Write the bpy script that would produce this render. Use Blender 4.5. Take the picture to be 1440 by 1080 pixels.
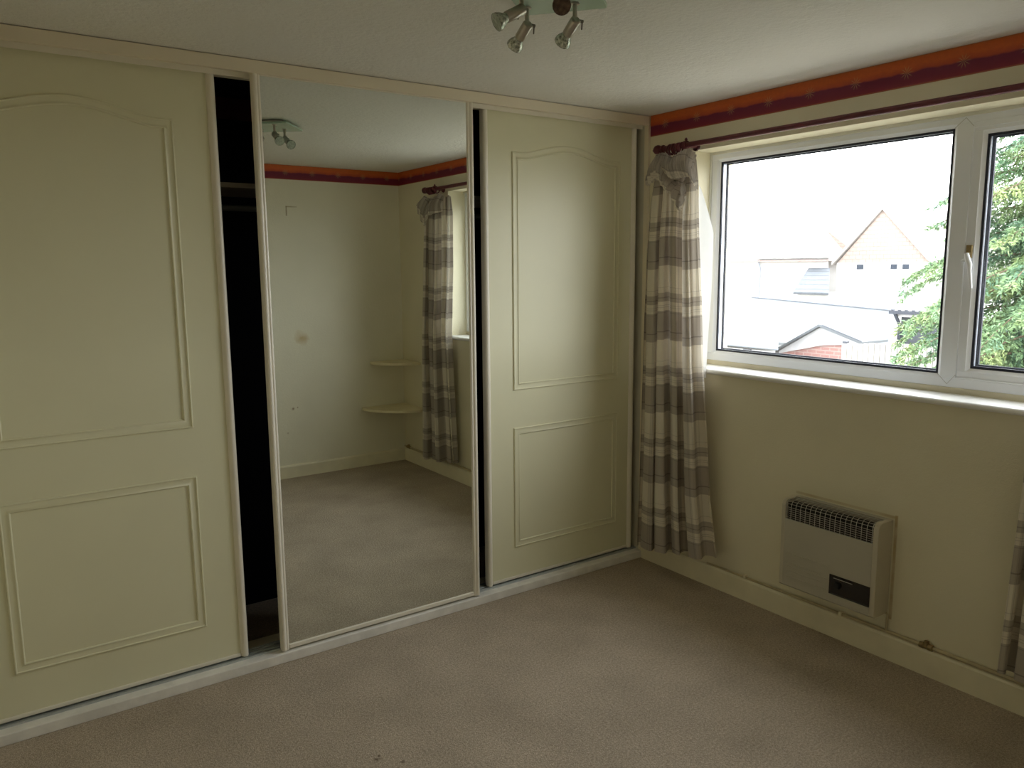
import bpy, bmesh, math, random
import numpy as np
from mathutils import Vector, Matrix

random.seed(7)
rng = np.random.default_rng(11)
sc = bpy.context.scene
for o in list(bpy.data.objects):
    bpy.data.objects.remove(o)
col = sc.collection
PI = math.pi

# ---------------------------------------------------------------- camera
H = 2.35
f_px = 1104.8
yaw, pitch, roll = .6109, -.1468, -.0079
cam_d = bpy.data.cameras.new('camera')
cam = bpy.data.objects.new('camera', cam_d)
col.objects.link(cam)
fw = Vector((math.sin(yaw)*math.cos(pitch), math.cos(yaw)*math.cos(pitch), math.sin(pitch)))
rt = Vector((math.cos(yaw), -math.sin(yaw), 0))
up = rt.cross(fw)
r2 = rt*math.cos(roll) + up*math.sin(roll)
u2 = -rt*math.sin(roll) + up*math.cos(roll)
M = Matrix((r2, u2, -fw)).transposed().to_4x4()
M.translation = Vector((-2.976, -2.999, 1.589))
cam.matrix_world = M
cam_d.sensor_fit = 'HORIZONTAL'
cam_d.sensor_width = 36
cam_d.lens = 36*f_px/1440
cam_d.clip_start = .02
cam_d.clip_end = 400
sc.camera = cam

# ---------------------------------------------------------------- light, sky, exposure
SKY = 10.0
w = bpy.data.worlds.new('overcast_sky')
sc.world = w
w.use_nodes = True
bg = w.node_tree.nodes['Background']
bg.inputs['Color'].default_value = (.985, .985, 1.0, 1)
bg.inputs['Strength'].default_value = SKY
# daylight portal just outside the window opening (guides sampling of the sky, emits nothing itself)
pl = bpy.data.lights.new('window_portal', 'AREA')
pl.shape = 'RECTANGLE'
pl.size = 1.75
pl.size_y = 1.1
pl.cycles.is_portal = True
po = bpy.data.objects.new('window_portal', pl)
po.location = (.24, -1.145, 1.62)
po.rotation_euler = (0, PI/2, 0)
po.rotation_euler = Vector((-1, 0, 0)).to_track_quat('-Z', 'Y').to_euler()
col.objects.link(po)
sc.view_settings.view_transform = 'Standard'
sc.view_settings.look = 'None'
sc.view_settings.exposure = 0
sc.view_settings.gamma = 1
sc.view_settings.use_curve_mapping = False
sc.cycles.max_bounces = 14
sc.cycles.diffuse_bounces = 8
sc.cycles.glossy_bounces = 6
sc.cycles.transparent_max_bounces = 16
sc.cycles.sample_clamp_indirect = 12


# ---------------------------------------------------------------- materials
def nt(name):
    m = bpy.data.materials.new(name)
    m.use_nodes = True
    t = m.node_tree
    b = t.nodes['Principled BSDF']
    return m, t, b


def lk(t, a, b):
    t.links.new(a, b)


def node(t, kind, **kw):
    n = t.nodes.new(kind)
    for k, v in kw.items():
        setattr(n, k, v)
    return n


def coords(t, scale=(1, 1, 1), which='Object'):
    tc = node(t, 'ShaderNodeTexCoord')
    mp = node(t, 'ShaderNodeMapping')
    mp.inputs['Scale'].default_value = scale
    lk(t, tc.outputs[which], mp.inputs['Vector'])
    return mp.outputs['Vector']


def noise(t, vec, scale, detail=3, rough=.5):
    n = node(t, 'ShaderNodeTexNoise')
    n.inputs['Scale'].default_value = scale
    n.inputs['Detail'].default_value = detail
    n.inputs['Roughness'].default_value = rough
    lk(t, vec, n.inputs['Vector'])
    return n.outputs['Fac']


def ramp(t, fac, stops, interp='LINEAR'):
    r = node(t, 'ShaderNodeValToRGB')
    r.color_ramp.interpolation = interp
    el = r.color_ramp.elements
    while len(el) < len(stops):
        el.new(.5)
    for e, (p, c) in zip(el, stops):
        e.position = p
        e.color = (c[0], c[1], c[2], 1) if isinstance(c, (tuple, list)) else (c, c, c, 1)
    lk(t, fac, r.inputs['Fac'])
    return r.outputs['Color']


def math_n(t, op, a, b=None, c=None):
    n = node(t, 'ShaderNodeMath', operation=op)
    for i, v in enumerate((a, b, c)):
        if v is None:
            continue
        if isinstance(v, (int, float)):
            n.inputs[i].default_value = v
        else:
            lk(t, v, n.inputs[i])
    return n.outputs[0]


def mixc(t, fac, a, b, mode='MIX'):
    n = node(t, 'ShaderNodeMix', data_type='RGBA', blend_type=mode)
    for s, v in (('Factor', fac), ('A', a), ('B', b)):
        idx = {'Factor': 0, 'A': 6, 'B': 7}[s]
        if isinstance(v, (int, float)):
            n.inputs[idx].default_value = v
        elif isinstance(v, tuple):
            n.inputs[idx].default_value = (v[0], v[1], v[2], 1)
        else:
            lk(t, v, n.inputs[idx])
    return n.outputs[2]


def bump(t, b, height, strength=.3, dist=.01):
    n = node(t, 'ShaderNodeBump')
    n.inputs['Strength'].default_value = strength
    n.inputs['Distance'].default_value = dist
    lk(t, height, n.inputs['Height'])
    lk(t, n.outputs['Normal'], b.inputs['Normal'])


def plain(name, c, rough=.5, metal=0, spec=None, var=.06, vscale=6, bmp=0, bscale=80, coat=0):
    m, t, b = nt(name)
    v = coords(t)
    n = noise(t, v, vscale, 4)
    lo = tuple(x*(1-var) for x in c)
    hi = tuple(min(1, x*(1+var)) for x in c)
    lk(t, ramp(t, n, [(.3, lo), (.7, hi)]), b.inputs['Base Color'])
    b.inputs['Roughness'].default_value = rough
    b.inputs['Metallic'].default_value = metal
    if spec is not None:
        b.inputs['Specular IOR Level'].default_value = spec
    if bmp:
        bump(t, b, noise(t, v, bscale, 3), bmp, .004)
    return m


# wall paint: cream, woodchip-like fine texture; marks = [(axis coordinates, radius, colour, strength)]
def wall_mat(name, c, marks=(), bs=.25):
    m, t, b = nt(name)
    tc = node(t, 'ShaderNodeTexCoord')
    v = tc.outputs['Object']
    n = noise(t, v, 2.2, 4)
    base = ramp(t, n, [(.3, tuple(x*.955 for x in c)), (.7, tuple(min(1, x*1.03) for x in c))])
    wob = node(t, 'ShaderNodeTexNoise')
    wob.inputs['Scale'].default_value = 14
    wob.inputs['Detail'].default_value = 4
    lk(t, v, wob.inputs['Vector'])
    for kind, args, colr, s in marks:
        sep = node(t, 'ShaderNodeSeparateXYZ')
        lk(t, v, sep.inputs[0])
        if kind == 'spot':            # round soiled spot: centre, radius
            d = node(t, 'ShaderNodeVectorMath', operation='DISTANCE')
            lk(t, v, d.inputs[0])
            d.inputs[1].default_value = args[0]
            dd = math_n(t, 'ADD', d.outputs['Value'], math_n(t, 'MULTIPLY', math_n(t, 'SUBTRACT', wob.outputs['Fac'], .5), args[1]*1.6))
            fac = math_n(t, 'MULTIPLY', ramp(t, math_n(t, 'DIVIDE', dd, args[1]), [(0, 1), (.35, .6), (1, 0)]), s)
        else:                          # thin band inside a box
            lo, hi = args
            fac = None
            for k in range(3):
                ed = .004
                a = node(t, 'ShaderNodeMapRange')
                a.inputs['From Min'].default_value = lo[k]-ed
                a.inputs['From Max'].default_value = lo[k]
                lk(t, sep.outputs[k], a.inputs['Value'])
                z = node(t, 'ShaderNodeMapRange')
                z.inputs['From Min'].default_value = hi[k]+ed
                z.inputs['From Max'].default_value = hi[k]
                lk(t, sep.outputs[k], z.inputs['Value'])
                q = math_n(t, 'MULTIPLY', a.outputs[0], z.outputs[0])
                fac = q if fac is None else math_n(t, 'MULTIPLY', fac, q)
            fac = math_n(t, 'MULTIPLY', fac, math_n(t, 'MULTIPLY', wob.outputs['Fac'], 1.7*s))
            fac = math_n(t, 'MINIMUM', fac, 1.0)
        base = mixc(t, fac, base, colr)
    lk(t, base, b.inputs['Base Color'])
    b.inputs['Roughness'].default_value = .75
    b.inputs['Specular IOR Level'].default_value = .3
    h = math_n(t, 'ADD', noise(t, v, 170, 2), noise(t, v, 60, 3))
    bump(t, b, h, bs, .003)
    return m


CREAM = (.79, .735, .555)
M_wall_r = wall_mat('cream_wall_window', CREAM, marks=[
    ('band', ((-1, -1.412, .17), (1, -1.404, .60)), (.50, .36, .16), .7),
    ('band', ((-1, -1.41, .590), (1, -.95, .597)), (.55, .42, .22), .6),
])
M_wall_b = wall_mat('cream_wall_back', (.80, .765, .62), marks=[
    ('band', ((-.93, -3, 2.048), (-.85, -2, 2.053)), (.40, .35, .20), .7),
    ('band', ((-.932, -3, 1.985), (-.926, -2, 2.053)), (.30, .26, .14), .8),
    ('spot', ((-.853, -2.778, 1.074), .062), (.50, .35, .12), .75),
    ('spot', ((-.95, -2.778, .535), .014), (.25, .16, .07), .9),
    ('spot', ((-.915, -2.778, .54), .008), (.25, .16, .07), .9),
    ('spot', ((-1.0, -2.778, .35), .010), (.3, .2, .1), .6),
])
M_wall = wall_mat('cream_wall', CREAM)
M_dark = plain('near_black_interior', (.010, .010, .013), .9, spec=.1)  # near-black colour of the wardrobe's inner walls and top
M_skirt = plain('cream_gloss', (.82, .76, .57), .45, var=.05, vscale=9)
M_white = plain('white_gloss', (.80, .79, .72), .38, var=.04, vscale=10)
M_fascia = plain('cream_board', (.80, .72, .56), .5, var=.03)
M_plinth = plain('worn_white_board', (.82, .80, .75), .45, var=.10, vscale=14, bmp=.15)
M_door = plain('cream_door_foil', (.765, .74, .525), .42, var=.02, vscale=3)
M_trim = plain('ivory_trim', (.85, .80, .68), .35, var=.03)
M_alu = plain('track_aluminium', (.55, .58, .58), .35, metal=.7, var=.08, vscale=30)
M_jamb = plain('grey_cream_board', (.60, .57, .47), .6, var=.06)
M_upvc = plain('white_upvc', (.89, .92, .98), .28, var=.015)
M_pack = plain('beige_packer', (.72, .67, .52), .6, var=.05)
M_sill = plain('white_sill', (.88, .88, .86), .3, var=.02)
M_gask = plain('black_gasket', (.018, .022, .04), .6)
M_spacer = plain('spacer_bar', (.75, .8, .9), .3, metal=.3)
M_seam = plain('weld_seam', (.55, .55, .55), .6)
M_steel = plain('brushed_nickel', (.50, .46, .41), .3, metal=1, var=.08, vscale=40)
M_dsteel = plain('dark_steel', (.22, .19, .16), .35, metal=1)
M_rod = plain('burgundy_wood', (.115, .018, .026), .35, var=.25, vscale=18)
M_heater = plain('heater_enamel', (.50, .47, .385), .42, var=.03)
M_heater2 = plain('heater_enamel_side', (.56, .51, .40), .42, var=.04)
M_black = plain('black_void', (.008, .008, .008), .7)
M_chrome = plain('grille_wire', (.62, .62, .58), .3, metal=.8)
M_ctrl = plain('smoked_panel', (.02, .014, .010), .25)
M_pipe = plain('painted_pipe', (.52, .44, .27), .4, var=.15, vscale=20)
M_brass = plain('old_brass', (.34, .25, .12), .4, metal=.6)
M_border_shade = plain('shaded_border_red', (.07, .008, .006), .8)  # border red with the wardrobe's inner shade put into the colour
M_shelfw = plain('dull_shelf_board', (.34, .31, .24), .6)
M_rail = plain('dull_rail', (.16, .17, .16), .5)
M_shelf = plain('dusty_shelf', (.78, .70, .46), .5, var=.06)

# ceiling: stippled artex
m, t, b = nt('artex_ceiling')
v = coords(t)
lk(t, ramp(t, noise(t, v, 1.5, 3), [(.3, (.79, .765, .71)), (.7, (.83, .81, .76))]), b.inputs['Base Color'])
b.inputs['Roughness'].default_value = .85
hh = math_n(t, 'ADD', noise(t, v, 55, 4, .65), math_n(t, 'MULTIPLY', noise(t, v, 16, 3), .8))
bump(t, b, hh, .6, .007)
M_ceil = m

# carpet
m, t, b = nt('beige_carpet')
v = coords(t)
n1 = noise(t, v, 260, 2, .7)
n2 = noise(t, v, 3.2, 4, .6)
n3 = noise(t, v, 105, 3, .7)
c1 = ramp(t, n1, [(.25, (.295, .238, .175)), (.5, (.495, .422, .335)), (.78, (.69, .615, .51))])
c2 = ramp(t, n2, [(.3, (.86, .84, .82)), (.7, (1.08, 1.06, 1.04))])
c3 = ramp(t, n3, [(.3, (.74, .73, .71)), (.7, (1.24, 1.25, 1.26))])
cc = mixc(t, 1.0, mixc(t, 1.0, c1, c2, 'MULTIPLY'), c3, 'MULTIPLY')
for cx, cy, rr in ((-1.989, -.802, .014), (-1.926, -.861, .011), (-1.975, -.79, .006)):
    d = node(t, 'ShaderNodeVectorMath', operation='DISTANCE')
    lk(t, v, d.inputs[0])
    d.inputs[1].default_value = (cx, cy, 0)
    dd = math_n(t, 'ADD', d.outputs['Value'], math_n(t, 'MULTIPLY', math_n(t, 'SUBTRACT', n3, .5), .02))
    cc = mixc(t, math_n(t, 'MULTIPLY', ramp(t, math_n(t, 'DIVIDE', dd, rr), [(0, 1), (1, 0)]), .85), cc, (.07, .04, .02))
lk(t, cc, b.inputs['Base Color'])
b.inputs['Roughness'].default_value = 1
b.inputs['Specular IOR Level'].default_value = .1
bump(t, b, math_n(t, 'ADD', n1, n3), .8, .006)
M_carpet = m

# wallpaper border: orange over crimson, starbursts along the join; U runs along the strip (metres), V 0..1 up
m, t, b = nt('border_paper')
uv = node(t, 'ShaderNodeUVMap')
sep = node(t, 'ShaderNodeSeparateXYZ')
lk(t, uv.outputs[0], sep.inputs[0])
U, V = sep.outputs[0], sep.outputs[1]
cmb = node(t, 'ShaderNodeCombineXYZ')
lk(t, U, cmb.inputs[0])
lk(t, math_n(t, 'MULTIPLY', V, .1), cmb.inputs[1])
nn = noise(t, cmb.outputs[0], 14, 4)
nb = noise(t, cmb.outputs[0], 60, 3)
Vw = math_n(t, 'ADD', V, math_n(t, 'MULTIPLY', math_n(t, 'SUBTRACT', nn, .5), .22))
base = ramp(t, Vw, [(0, (.26, .012, .03)), (.18, (.20, .006, .035)), (.46, (.17, .006, .045)), (.53, (.50, .075, .02)), (.72, (.66, .13, .02)), (1, (.62, .13, .018))])
base = mixc(t, math_n(t, 'MULTIPLY', math_n(t, 'SUBTRACT', nb, .3), .35), base, (.20, .03, .03))
edge = ramp(t, V, [(0, 1), (.035, 1), (.05, 0), (.955, 0), (.965, 1), (1, 1)])
base = mixc(t, math_n(t, 'MULTIPLY', edge, .6), base, (.42, .16, .05))
per = .205
uu = math_n(t, 'SUBTRACT', math_n(t, 'PINGPONG', math_n(t, 'ADD', U, 0), per/2), per/4)
uu = math_n(t, 'SUBTRACT', math_n(t, 'MODULO', math_n(t, 'ADD', U, 100*per), per), per/2)
vv = math_n(t, 'MULTIPLY', math_n(t, 'SUBTRACT', V, .50), .104)
rad = math_n(t, 'SQRT', math_n(t, 'ADD', math_n(t, 'MULTIPLY', uu, uu), math_n(t, 'MULTIPLY', vv, vv)))
ang = math_n(t, 'ARCTAN2', vv, uu)
ray = math_n(t, 'POWER', math_n(t, 'ABSOLUTE', math_n(t, 'COSINE', math_n(t, 'MULTIPLY', ang, 5))), 9)
fall = ramp(t, rad, [(0, 1), (.012, .8), (.026, 0)])
base = mixc(t, math_n(t, 'MULTIPLY', math_n(t, 'MULTIPLY', ray, fall), .75), base, (.60, .46, .18))
lk(t, base, b.inputs['Base Color'])
b.inputs['Roughness'].default_value = .55
M_border = m

# mirror
m, t, b = nt('silvered_mirror')
b.inputs['Base Color'].default_value = (.86, .90, .87, 1)
b.inputs['Metallic'].default_value = 1
v = coords(t)
lk(t, ramp(t, noise(t, v, 2, 3), [(.3, .0), (.8, .008)]), b.inputs['Roughness'])
M_mirror = m

# window glass
m, t, b = nt('clear_glass')
out = t.nodes['Material Output']
tr = node(t, 'ShaderNodeBsdfTransparent')
tr.inputs[0].default_value = (.975, .985, .985, 1)
gl = node(t, 'ShaderNodeBsdfGlossy')
gl.inputs['Roughness'].default_value = 0
geo = node(t, 'ShaderNodeNewGeometry')
dt = node(t, 'ShaderNodeVectorMath', operation='DOT_PRODUCT')
lk(t, geo.outputs['Normal'], dt.inputs[0])
lk(t, geo.outputs['Incoming'], dt.inputs[1])
om = math_n(t, 'SUBTRACT', 1.0, math_n(t, 'ABSOLUTE', dt.outputs['Value']))
frs = math_n(t, 'ADD', .025, math_n(t, 'MULTIPLY', math_n(t, 'POWER', om, 5), .6))
mx = node(t, 'ShaderNodeMixShader')
lk(t, frs, mx.inputs[0])
lk(t, tr.outputs[0], mx.inputs[1])
lk(t, gl.outputs[0], mx.inputs[2])
lk(t, mx.outputs[0], out.inputs[0])
M_glass = m

# frosted green glass plate of the light
m, t, b = nt('green_frosted_glass')
v = coords(t)
lk(t, ramp(t, noise(t, v, 8, 3), [(.3, (.50, .68, .56)), (.7, (.56, .74, .61))]), b.inputs['Base Color'])
b.inputs['Roughness'].default_value = .18
b.inputs['Transmission Weight'].default_value = .25
b.inputs['IOR'].default_value = 1.45
M_plate = m
m, t, b = nt('lamp_glass')
v = coords(t)
lk(t, ramp(t, noise(t, v, 120, 2), [(.35, (.22, .24, .20)), (.65, (.85, .88, .80))]), b.inputs['Base Color'])
b.inputs['Roughness'].default_value = .12
b.inputs['Metallic'].default_value = .55
bump(t, b, noise(t, v, 200, 2), .5, .003)
M_bulb = m
m, t, b = nt('lamp_face')
v = coords(t)
lk(t, ramp(t, noise(t, v, 90, 2), [(.35, (.40, .45, .40)), (.65, (.62, .68, .62))]), b.inputs['Base Color'])
b.inputs['Roughness'].default_value = .1
M_face = m
M_darkface = plain('unlit_lamp_face', (.13, .085, .07), .25, metal=.3, var=.5, vscale=90)


# curtain plaid. U along flat cloth (m), V height (m)
def plaid_mat(name):
    m, t, b = nt(name)
    uv = node(t, 'ShaderNodeUVMap')
    sep = node(t, 'ShaderNodeSeparateXYZ')
    lk(t, uv.outputs[0], sep.inputs[0])
    P = .365
    W = (.85, .79, .68)

    def fam(c):
        fr = math_n(t, 'FRACT', math_n(t, 'DIVIDE', c, P))
        # wide bands
        s = [(0, 0), (.06, 1), (.185, 0), (.345, .35), (.355, 1), (.76, 0)]
        wide = ramp(t, fr, [(0, .95), (.39, 0.0), (.515, .85), (.633, 0.0)], 'CONSTANT')
        thin = ramp(t, fr, [(0, 0.0), (.10, .9), (.115, 0.0), (.36, .6), (.37, 0.0), (.43, .5), (.438, 0.0), (.46, .5), (.468, 0.0), (.56, .8), (.572, 0.0), (.70, .45), (.708, 0)], 'CONSTANT')
        return wide, thin
    hw, ht = fam(math_n(t, 'ADD', sep.outputs[1], 10*P-1.585))
    vw, vt = fam(math_n(t, 'MULTIPLY', sep.outputs[0], 1.25))
    a = mixc(t, math_n(t, 'MULTIPLY', hw, .60), W, (.30, .25, .22))
    a = mixc(t, math_n(t, 'MULTIPLY', vw, .26), a, (.20, .17, .165))
    a = mixc(t, math_n(t, 'MULTIPLY', ht, .5), a, (.10, .08, .08))
    a = mixc(t, math_n(t, 'MULTIPLY', vt, .42), a, (.10, .08, .08))
    wv = node(t, 'ShaderNodeMapping')
    wv.inputs['Scale'].default_value = (900, 900, 900)
    lk(t, uv.outputs[0], wv.inputs[0])
    nn = noise(t, wv.outputs[0], 1, 2)
    a = mixc(t, .5, a, ramp(t, nn, [(.3, (.85, .85, .85)), (.7, (1.15, 1.15, 1.15))]), 'MULTIPLY')
    out = t.nodes['Material Output']
    lk(t, a, b.inputs['Base Color'])
    b.inputs['Roughness'].default_value = .9
    b.inputs['Specular IOR Level'].default_value = .15
    bump(t, b, nn, .3, .001)
    tl = node(t, 'ShaderNodeBsdfTranslucent')
    lk(t, a, tl.inputs[0])
    mx = node(t, 'ShaderNodeMixShader')
    mx.inputs[0].default_value = .26
    lk(t, b.outputs[0], mx.inputs[1])
    lk(t, tl.outputs[0], mx.inputs[2])
    lk(t, mx.outputs[0], out.inputs[0])
    return m


M_plaid = plaid_mat('plaid_curtain_cloth')
m, t, b = nt('white_lining')
v = coords(t)
lk(t, ramp(t, noise(t, v, 30, 3), [(.3, (.88, .89, .90)), (.7, (.93, .93, .94))]), b.inputs['Base Color'])
b.inputs['Roughness'].default_value = .9
tl = node(t, 'ShaderNodeBsdfTranslucent')
tl.inputs[0].default_value = (.92, .93, .95, 1)
mx = node(t, 'ShaderNodeMixShader')
mx.inputs[0].default_value = .45
lk(t, b.outputs[0], mx.inputs[1])
lk(t, tl.outputs[0], mx.inputs[2])
lk(t, mx.outputs[0], t.nodes['Material Output'].inputs[0])
M_lining = m


# outdoors
def course_mat(name, c1, c2, mortar, sx, sy, rough=.85, msize=.02):
    m, t, b = nt(name)
    tc = node(t, 'ShaderNodeTexCoord')
    sep = node(t, 'ShaderNodeSeparateXYZ')
    lk(t, tc.outputs['Object'], sep.inputs[0])
    cmb = node(t, 'ShaderNodeCombineXYZ')
    lk(t, math_n(t, 'ADD', sep.outputs[0], sep.outputs[1]), cmb.inputs[0])
    lk(t, sep.outputs[2], cmb.inputs[1])
    br = node(t, 'ShaderNodeTexBrick')
    br.inputs['Color1'].default_value = (*c1, 1)
    br.inputs['Color2'].default_value = (*c2, 1)
    br.inputs['Mortar'].default_value = (*mortar, 1)
    br.inputs['Scale'].default_value = 1
    br.inputs['Brick Width'].default_value = sx
    br.inputs['Row Height'].default_value = sy
    br.inputs['Mortar Size'].default_value = msize
    lk(t, cmb.outputs[0], br.inputs['Vector'])
    lk(t, br.outputs['Color'], b.inputs['Base Color'])
    b.inputs['Roughness'].default_value = rough
    return m


M_brick_far = course_mat('orange_tile_hanging', (.335, .272, .238), (.31, .248, .215), (.24, .185, .16), .4, .22)
M_brick = course_mat('red_brick', (.34, .19, .17), (.31, .165, .15), (.36, .27, .25), .24, .09, msize=.012)
M_rooftile = course_mat('brown_roof_tiles', (.44, .41, .40), (.42, .39, .38), (.36, .33, .32), .4, .3)
M_slate = course_mat('blue_slate', (.085, .095, .11), (.105, .115, .13), (.055, .06, .07), .35, .2)
M_render = plain('pale_render', (.46, .45, .44), .9, var=.05, vscale=1)
M_paleroof = plain('pale_sheet_roof', (.105, .115, .125), .7, var=.05, vscale=1)
M_grayext = plain('grey_render', (.062, .070, .082), .9, var=.05, vscale=2)
M_gutter = plain('dark_gutter', (.03, .035, .05), .5)
M_lgutter = plain('pale_gutter', (.20, .22, .26), .5)
M_barge = plain('white_bargeboard', (.55, .55, .57), .6)
M_fence = plain('pale_fence_wood', (.40, .38, .36), .9, var=.12, vscale=4)
M_ground = plain('garden_ground', (.20, .19, .15), 1, var=.25, vscale=.6)
M_farwin = plain('dark_window_glass', (.04, .05, .07), .2)
m, t, b = nt('conifer_needles')
v = coords(t)
n = noise(t, v, 1.6, 4)
n2 = noise(t, v, 22, 2)
c1 = ramp(t, n, [(.3, (.06, .14, .09)), (.5, (.12, .20, .09)), (.7, (.23, .28, .11))])
lk(t, mixc(t, 1, c1, ramp(t, n2, [(.3, (.7, .75, .8)), (.7, (1.25, 1.2, 1.1))]), 'MULTIPLY'), b.inputs['Base Color'])
b.inputs['Roughness'].default_value = .6
M_leaf = m
M_bark = plain('bark', (.14, .10, .07), .95, var=.3, vscale=12)


# ---------------------------------------------------------------- mesh helpers
class MB:
    def __init__(s):
        s.v = []
        s.f = []
        s.uv = None

    def add(s, vs, fs):
        o = len(s.v)
        s.v += [tuple(p) for p in vs]
        s.f += [tuple(i+o for i in q) for q in fs]
        return s

    def box(s, x0, x1, y0, y1, z0, z1):
        x0, x1 = min(x0, x1), max(x0, x1)
        y0, y1 = min(y0, y1), max(y0, y1)
        z0, z1 = min(z0, z1), max(z0, z1)
        return s.add([(x0, y0, z0), (x1, y0, z0), (x1, y1, z0), (x0, y1, z0), (x0, y0, z1), (x1, y0, z1), (x1, y1, z1), (x0, y1, z1)],
                     [(0, 3, 2, 1), (4, 5, 6, 7), (0, 1, 5, 4), (1, 2, 6, 5), (2, 3, 7, 6), (3, 0, 4, 7)])

    def prism(s, poly, axis, a, b):
        """poly: 2-D points; axis 0/1/2 extruded from a to b; the other two axes in order"""
        n = len(poly)
        vs = []
        for h in (a, b):
            for p in poly:
                q = list(p)
                q.insert(axis, h)
                vs.append(tuple(q))
        fs = [tuple(range(n))[::-1], tuple(range(n, 2*n))]
        fs += [(i, (i+1) % n, (i+1) % n+n, i+n) for i in range(n)]
        return s.add(vs, fs)

    def tube(s, pts, r, n=12, cap=True):
        pts = [Vector(p) for p in pts]
        rs = r if isinstance(r, (list, tuple)) else [r]*len(pts)
        rings = []
        prev = None
        for i, p in enumerate(pts):
            d = (pts[min(i+1, len(pts)-1)]-pts[max(i-1, 0)]).normalized()
            if prev is None:
                a = Vector((0, 0, 1)) if abs(d.z) < .9 else Vector((1, 0, 0))
                e = d.cross(a).normalized()
            else:
                e = (prev-d*prev.dot(d)).normalized()
            prev = e
            g = d.cross(e)
            rings.append([p+(e*math.cos(2*PI*k/n)+g*math.sin(2*PI*k/n))*rs[i] for k in range(n)])
        vs = [q for R in rings for q in R]
        fs = []
        for i in range(len(pts)-1):
            for k in range(n):
                a, b2 = i*n+k, i*n+(k+1) % n
                fs.append((a, b2, b2+n, a+n))
        if cap:
            fs.append(tuple(range(n))[::-1])
            fs.append(tuple(range((len(pts)-1)*n, len(pts)*n)))
        return s.add(vs, fs)

    def sweep_loop(s, path, prof, plane_y, sign=-1):
        """closed path in x,z; prof = [(inward offset, height)], raised towards -y from plane_y"""
        n = len(path)
        P = [Vector(p) for p in path]
        area = sum(P[i].x*P[(i+1) % n].y-P[(i+1) % n].x*P[i].y for i in range(n))
        sg = 1 if area > 0 else -1
        off = []
        for i in range(n):
            d0 = (P[i]-P[i-1]).normalized()
            d1 = (P[(i+1) % n]-P[i]).normalized()
            n0 = Vector((-d0.y, d0.x))*sg
            n1 = Vector((-d1.y, d1.x))*sg
            mm = n0+n1
            mm = mm/max(.3, mm.dot(n0))
            off.append(mm)
        k = len(prof)
        vs = []
        for i in range(n):
            for (o, h) in prof:
                q = P[i]+off[i]*o
                vs.append((q.x, plane_y+sign*h, q.y))
        fs = []
        for i in range(n):
            j = (i+1) % n
            for a in range(k-1):
                fs.append((i*k+a, j*k+a, j*k+a+1, i*k+a+1))
        return s.add(vs, fs)

    def build(s, name, mat, parent=None, smooth=None, bevel=0, kind=None):
        me = bpy.data.meshes.new(name)
        off = Vector((0, 0, 0))
        if parent is not None:
            off = root_of(parent)
        vs = [(p[0]-off[0], p[1]-off[1], p[2]-off[2]) for p in s.v]
        me.from_pydata(vs, [], s.f)
        if s.uv is not None:
            l = me.uv_layers.new(name='UVMap')
            idx = np.empty(len(me.loops), dtype=np.int32)
            me.loops.foreach_get('vertex_index', idx)
            l.data.foreach_set('uv', np.asarray(s.uv, dtype=np.float32)[idx].ravel())
        me.validate()
        bm = bmesh.new()
        bm.from_mesh(me)
        bmesh.ops.recalc_face_normals(bm, faces=bm.faces)
        if bevel:
            bmesh.ops.bevel(bm, geom=list(bm.edges), offset=bevel, segments=2, profile=.5, affect='EDGES', clamp_overlap=True)
        bm.to_mesh(me)
        bm.free()
        me.materials.append(mat)
        if smooth:
            me.polygons.foreach_set('use_smooth', [True]*len(me.polygons))
            me.set_sharp_from_angle(angle=math.radians(smooth))
        o = bpy.data.objects.new(name, me)
        col.objects.link(o)
        if parent is not None:
            o.parent = parent
        if kind:
            o['kind'] = kind
        return o


def root_of(o):
    while o.parent is not None:
        o = o.parent
    return o.location


def thing(name, loc, label, cat, group=None):
    o = bpy.data.objects.new(name, None)
    o.empty_display_size = .1
    o.location = loc
    o['label'] = label
    o['category'] = cat
    if group:
        o['group'] = group
    col.objects.link(o)
    return o


def struct(o, label=None, cat='room'):
    o['kind'] = 'structure'
    if label:
        o['label'] = label
        o['category'] = cat
    return o


def tag(o, label, cat, group=None):
    o['label'] = label
    o['category'] = cat
    if group:
        o['group'] = group
    return o


# ---------------------------------------------------------------- room shell
XL, YB, YF = -3.12, -2.778, .66       # left wall, back wall, wall behind the wardrobe
WY0, WY1, WZ0, WZ1 = -2.0, -.288, 1.073, 2.142   # window opening
mb = MB()
mb.box(XL-.1, .3, -4.3, YF+.1, -.1, 0)
struct(mb.build('floor', M_carpet), 'beige speckled carpet covering the whole bedroom floor', 'carpet')
mb = MB()
mb.box(XL-.1, .3, -4.3, YF+.1, H, H+.1)
struct(mb.build('ceiling', M_ceil), 'off-white ceiling with a fine stippled texture', 'ceiling')
mb = MB()
mb.box(0, .3, YB-.12, YF+.1, 0, WZ0)
mb.box(0, .3, YB-.12, YF+.1, WZ1, H)
mb.box(0, .3, YB-.12, WY0, WZ0, WZ1)
mb.box(0, .3, WY1, YF+.1, WZ0, WZ1)
struct(mb.build('wall_right', M_wall_r), 'cream wall around and below the window', 'wall')
mb = MB()
DX0, DX1 = -3.05, -2.2
mb.box(XL-.1, DX0, YB-.12, YB, 0, H)
mb.box(DX0, DX1, YB-.12, YB, 2.03, H)
mb.box(DX1, .0, YB-.12, YB, 0, H)
struct(mb.build('wall_back', M_wall_b), 'cream wall seen in the mirror, with a brown spot', 'wall')
mb = MB()
mb.box(XL-.1, XL, YB, 0.0, 0, H)
struct(mb.build('wall_left', M_wall), 'cream side wall left of the wardrobe, outside the view', 'wall')
mb = MB()
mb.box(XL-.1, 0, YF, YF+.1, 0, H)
mb.box(XL-.1, XL, .0, YF, 0, H)
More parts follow.
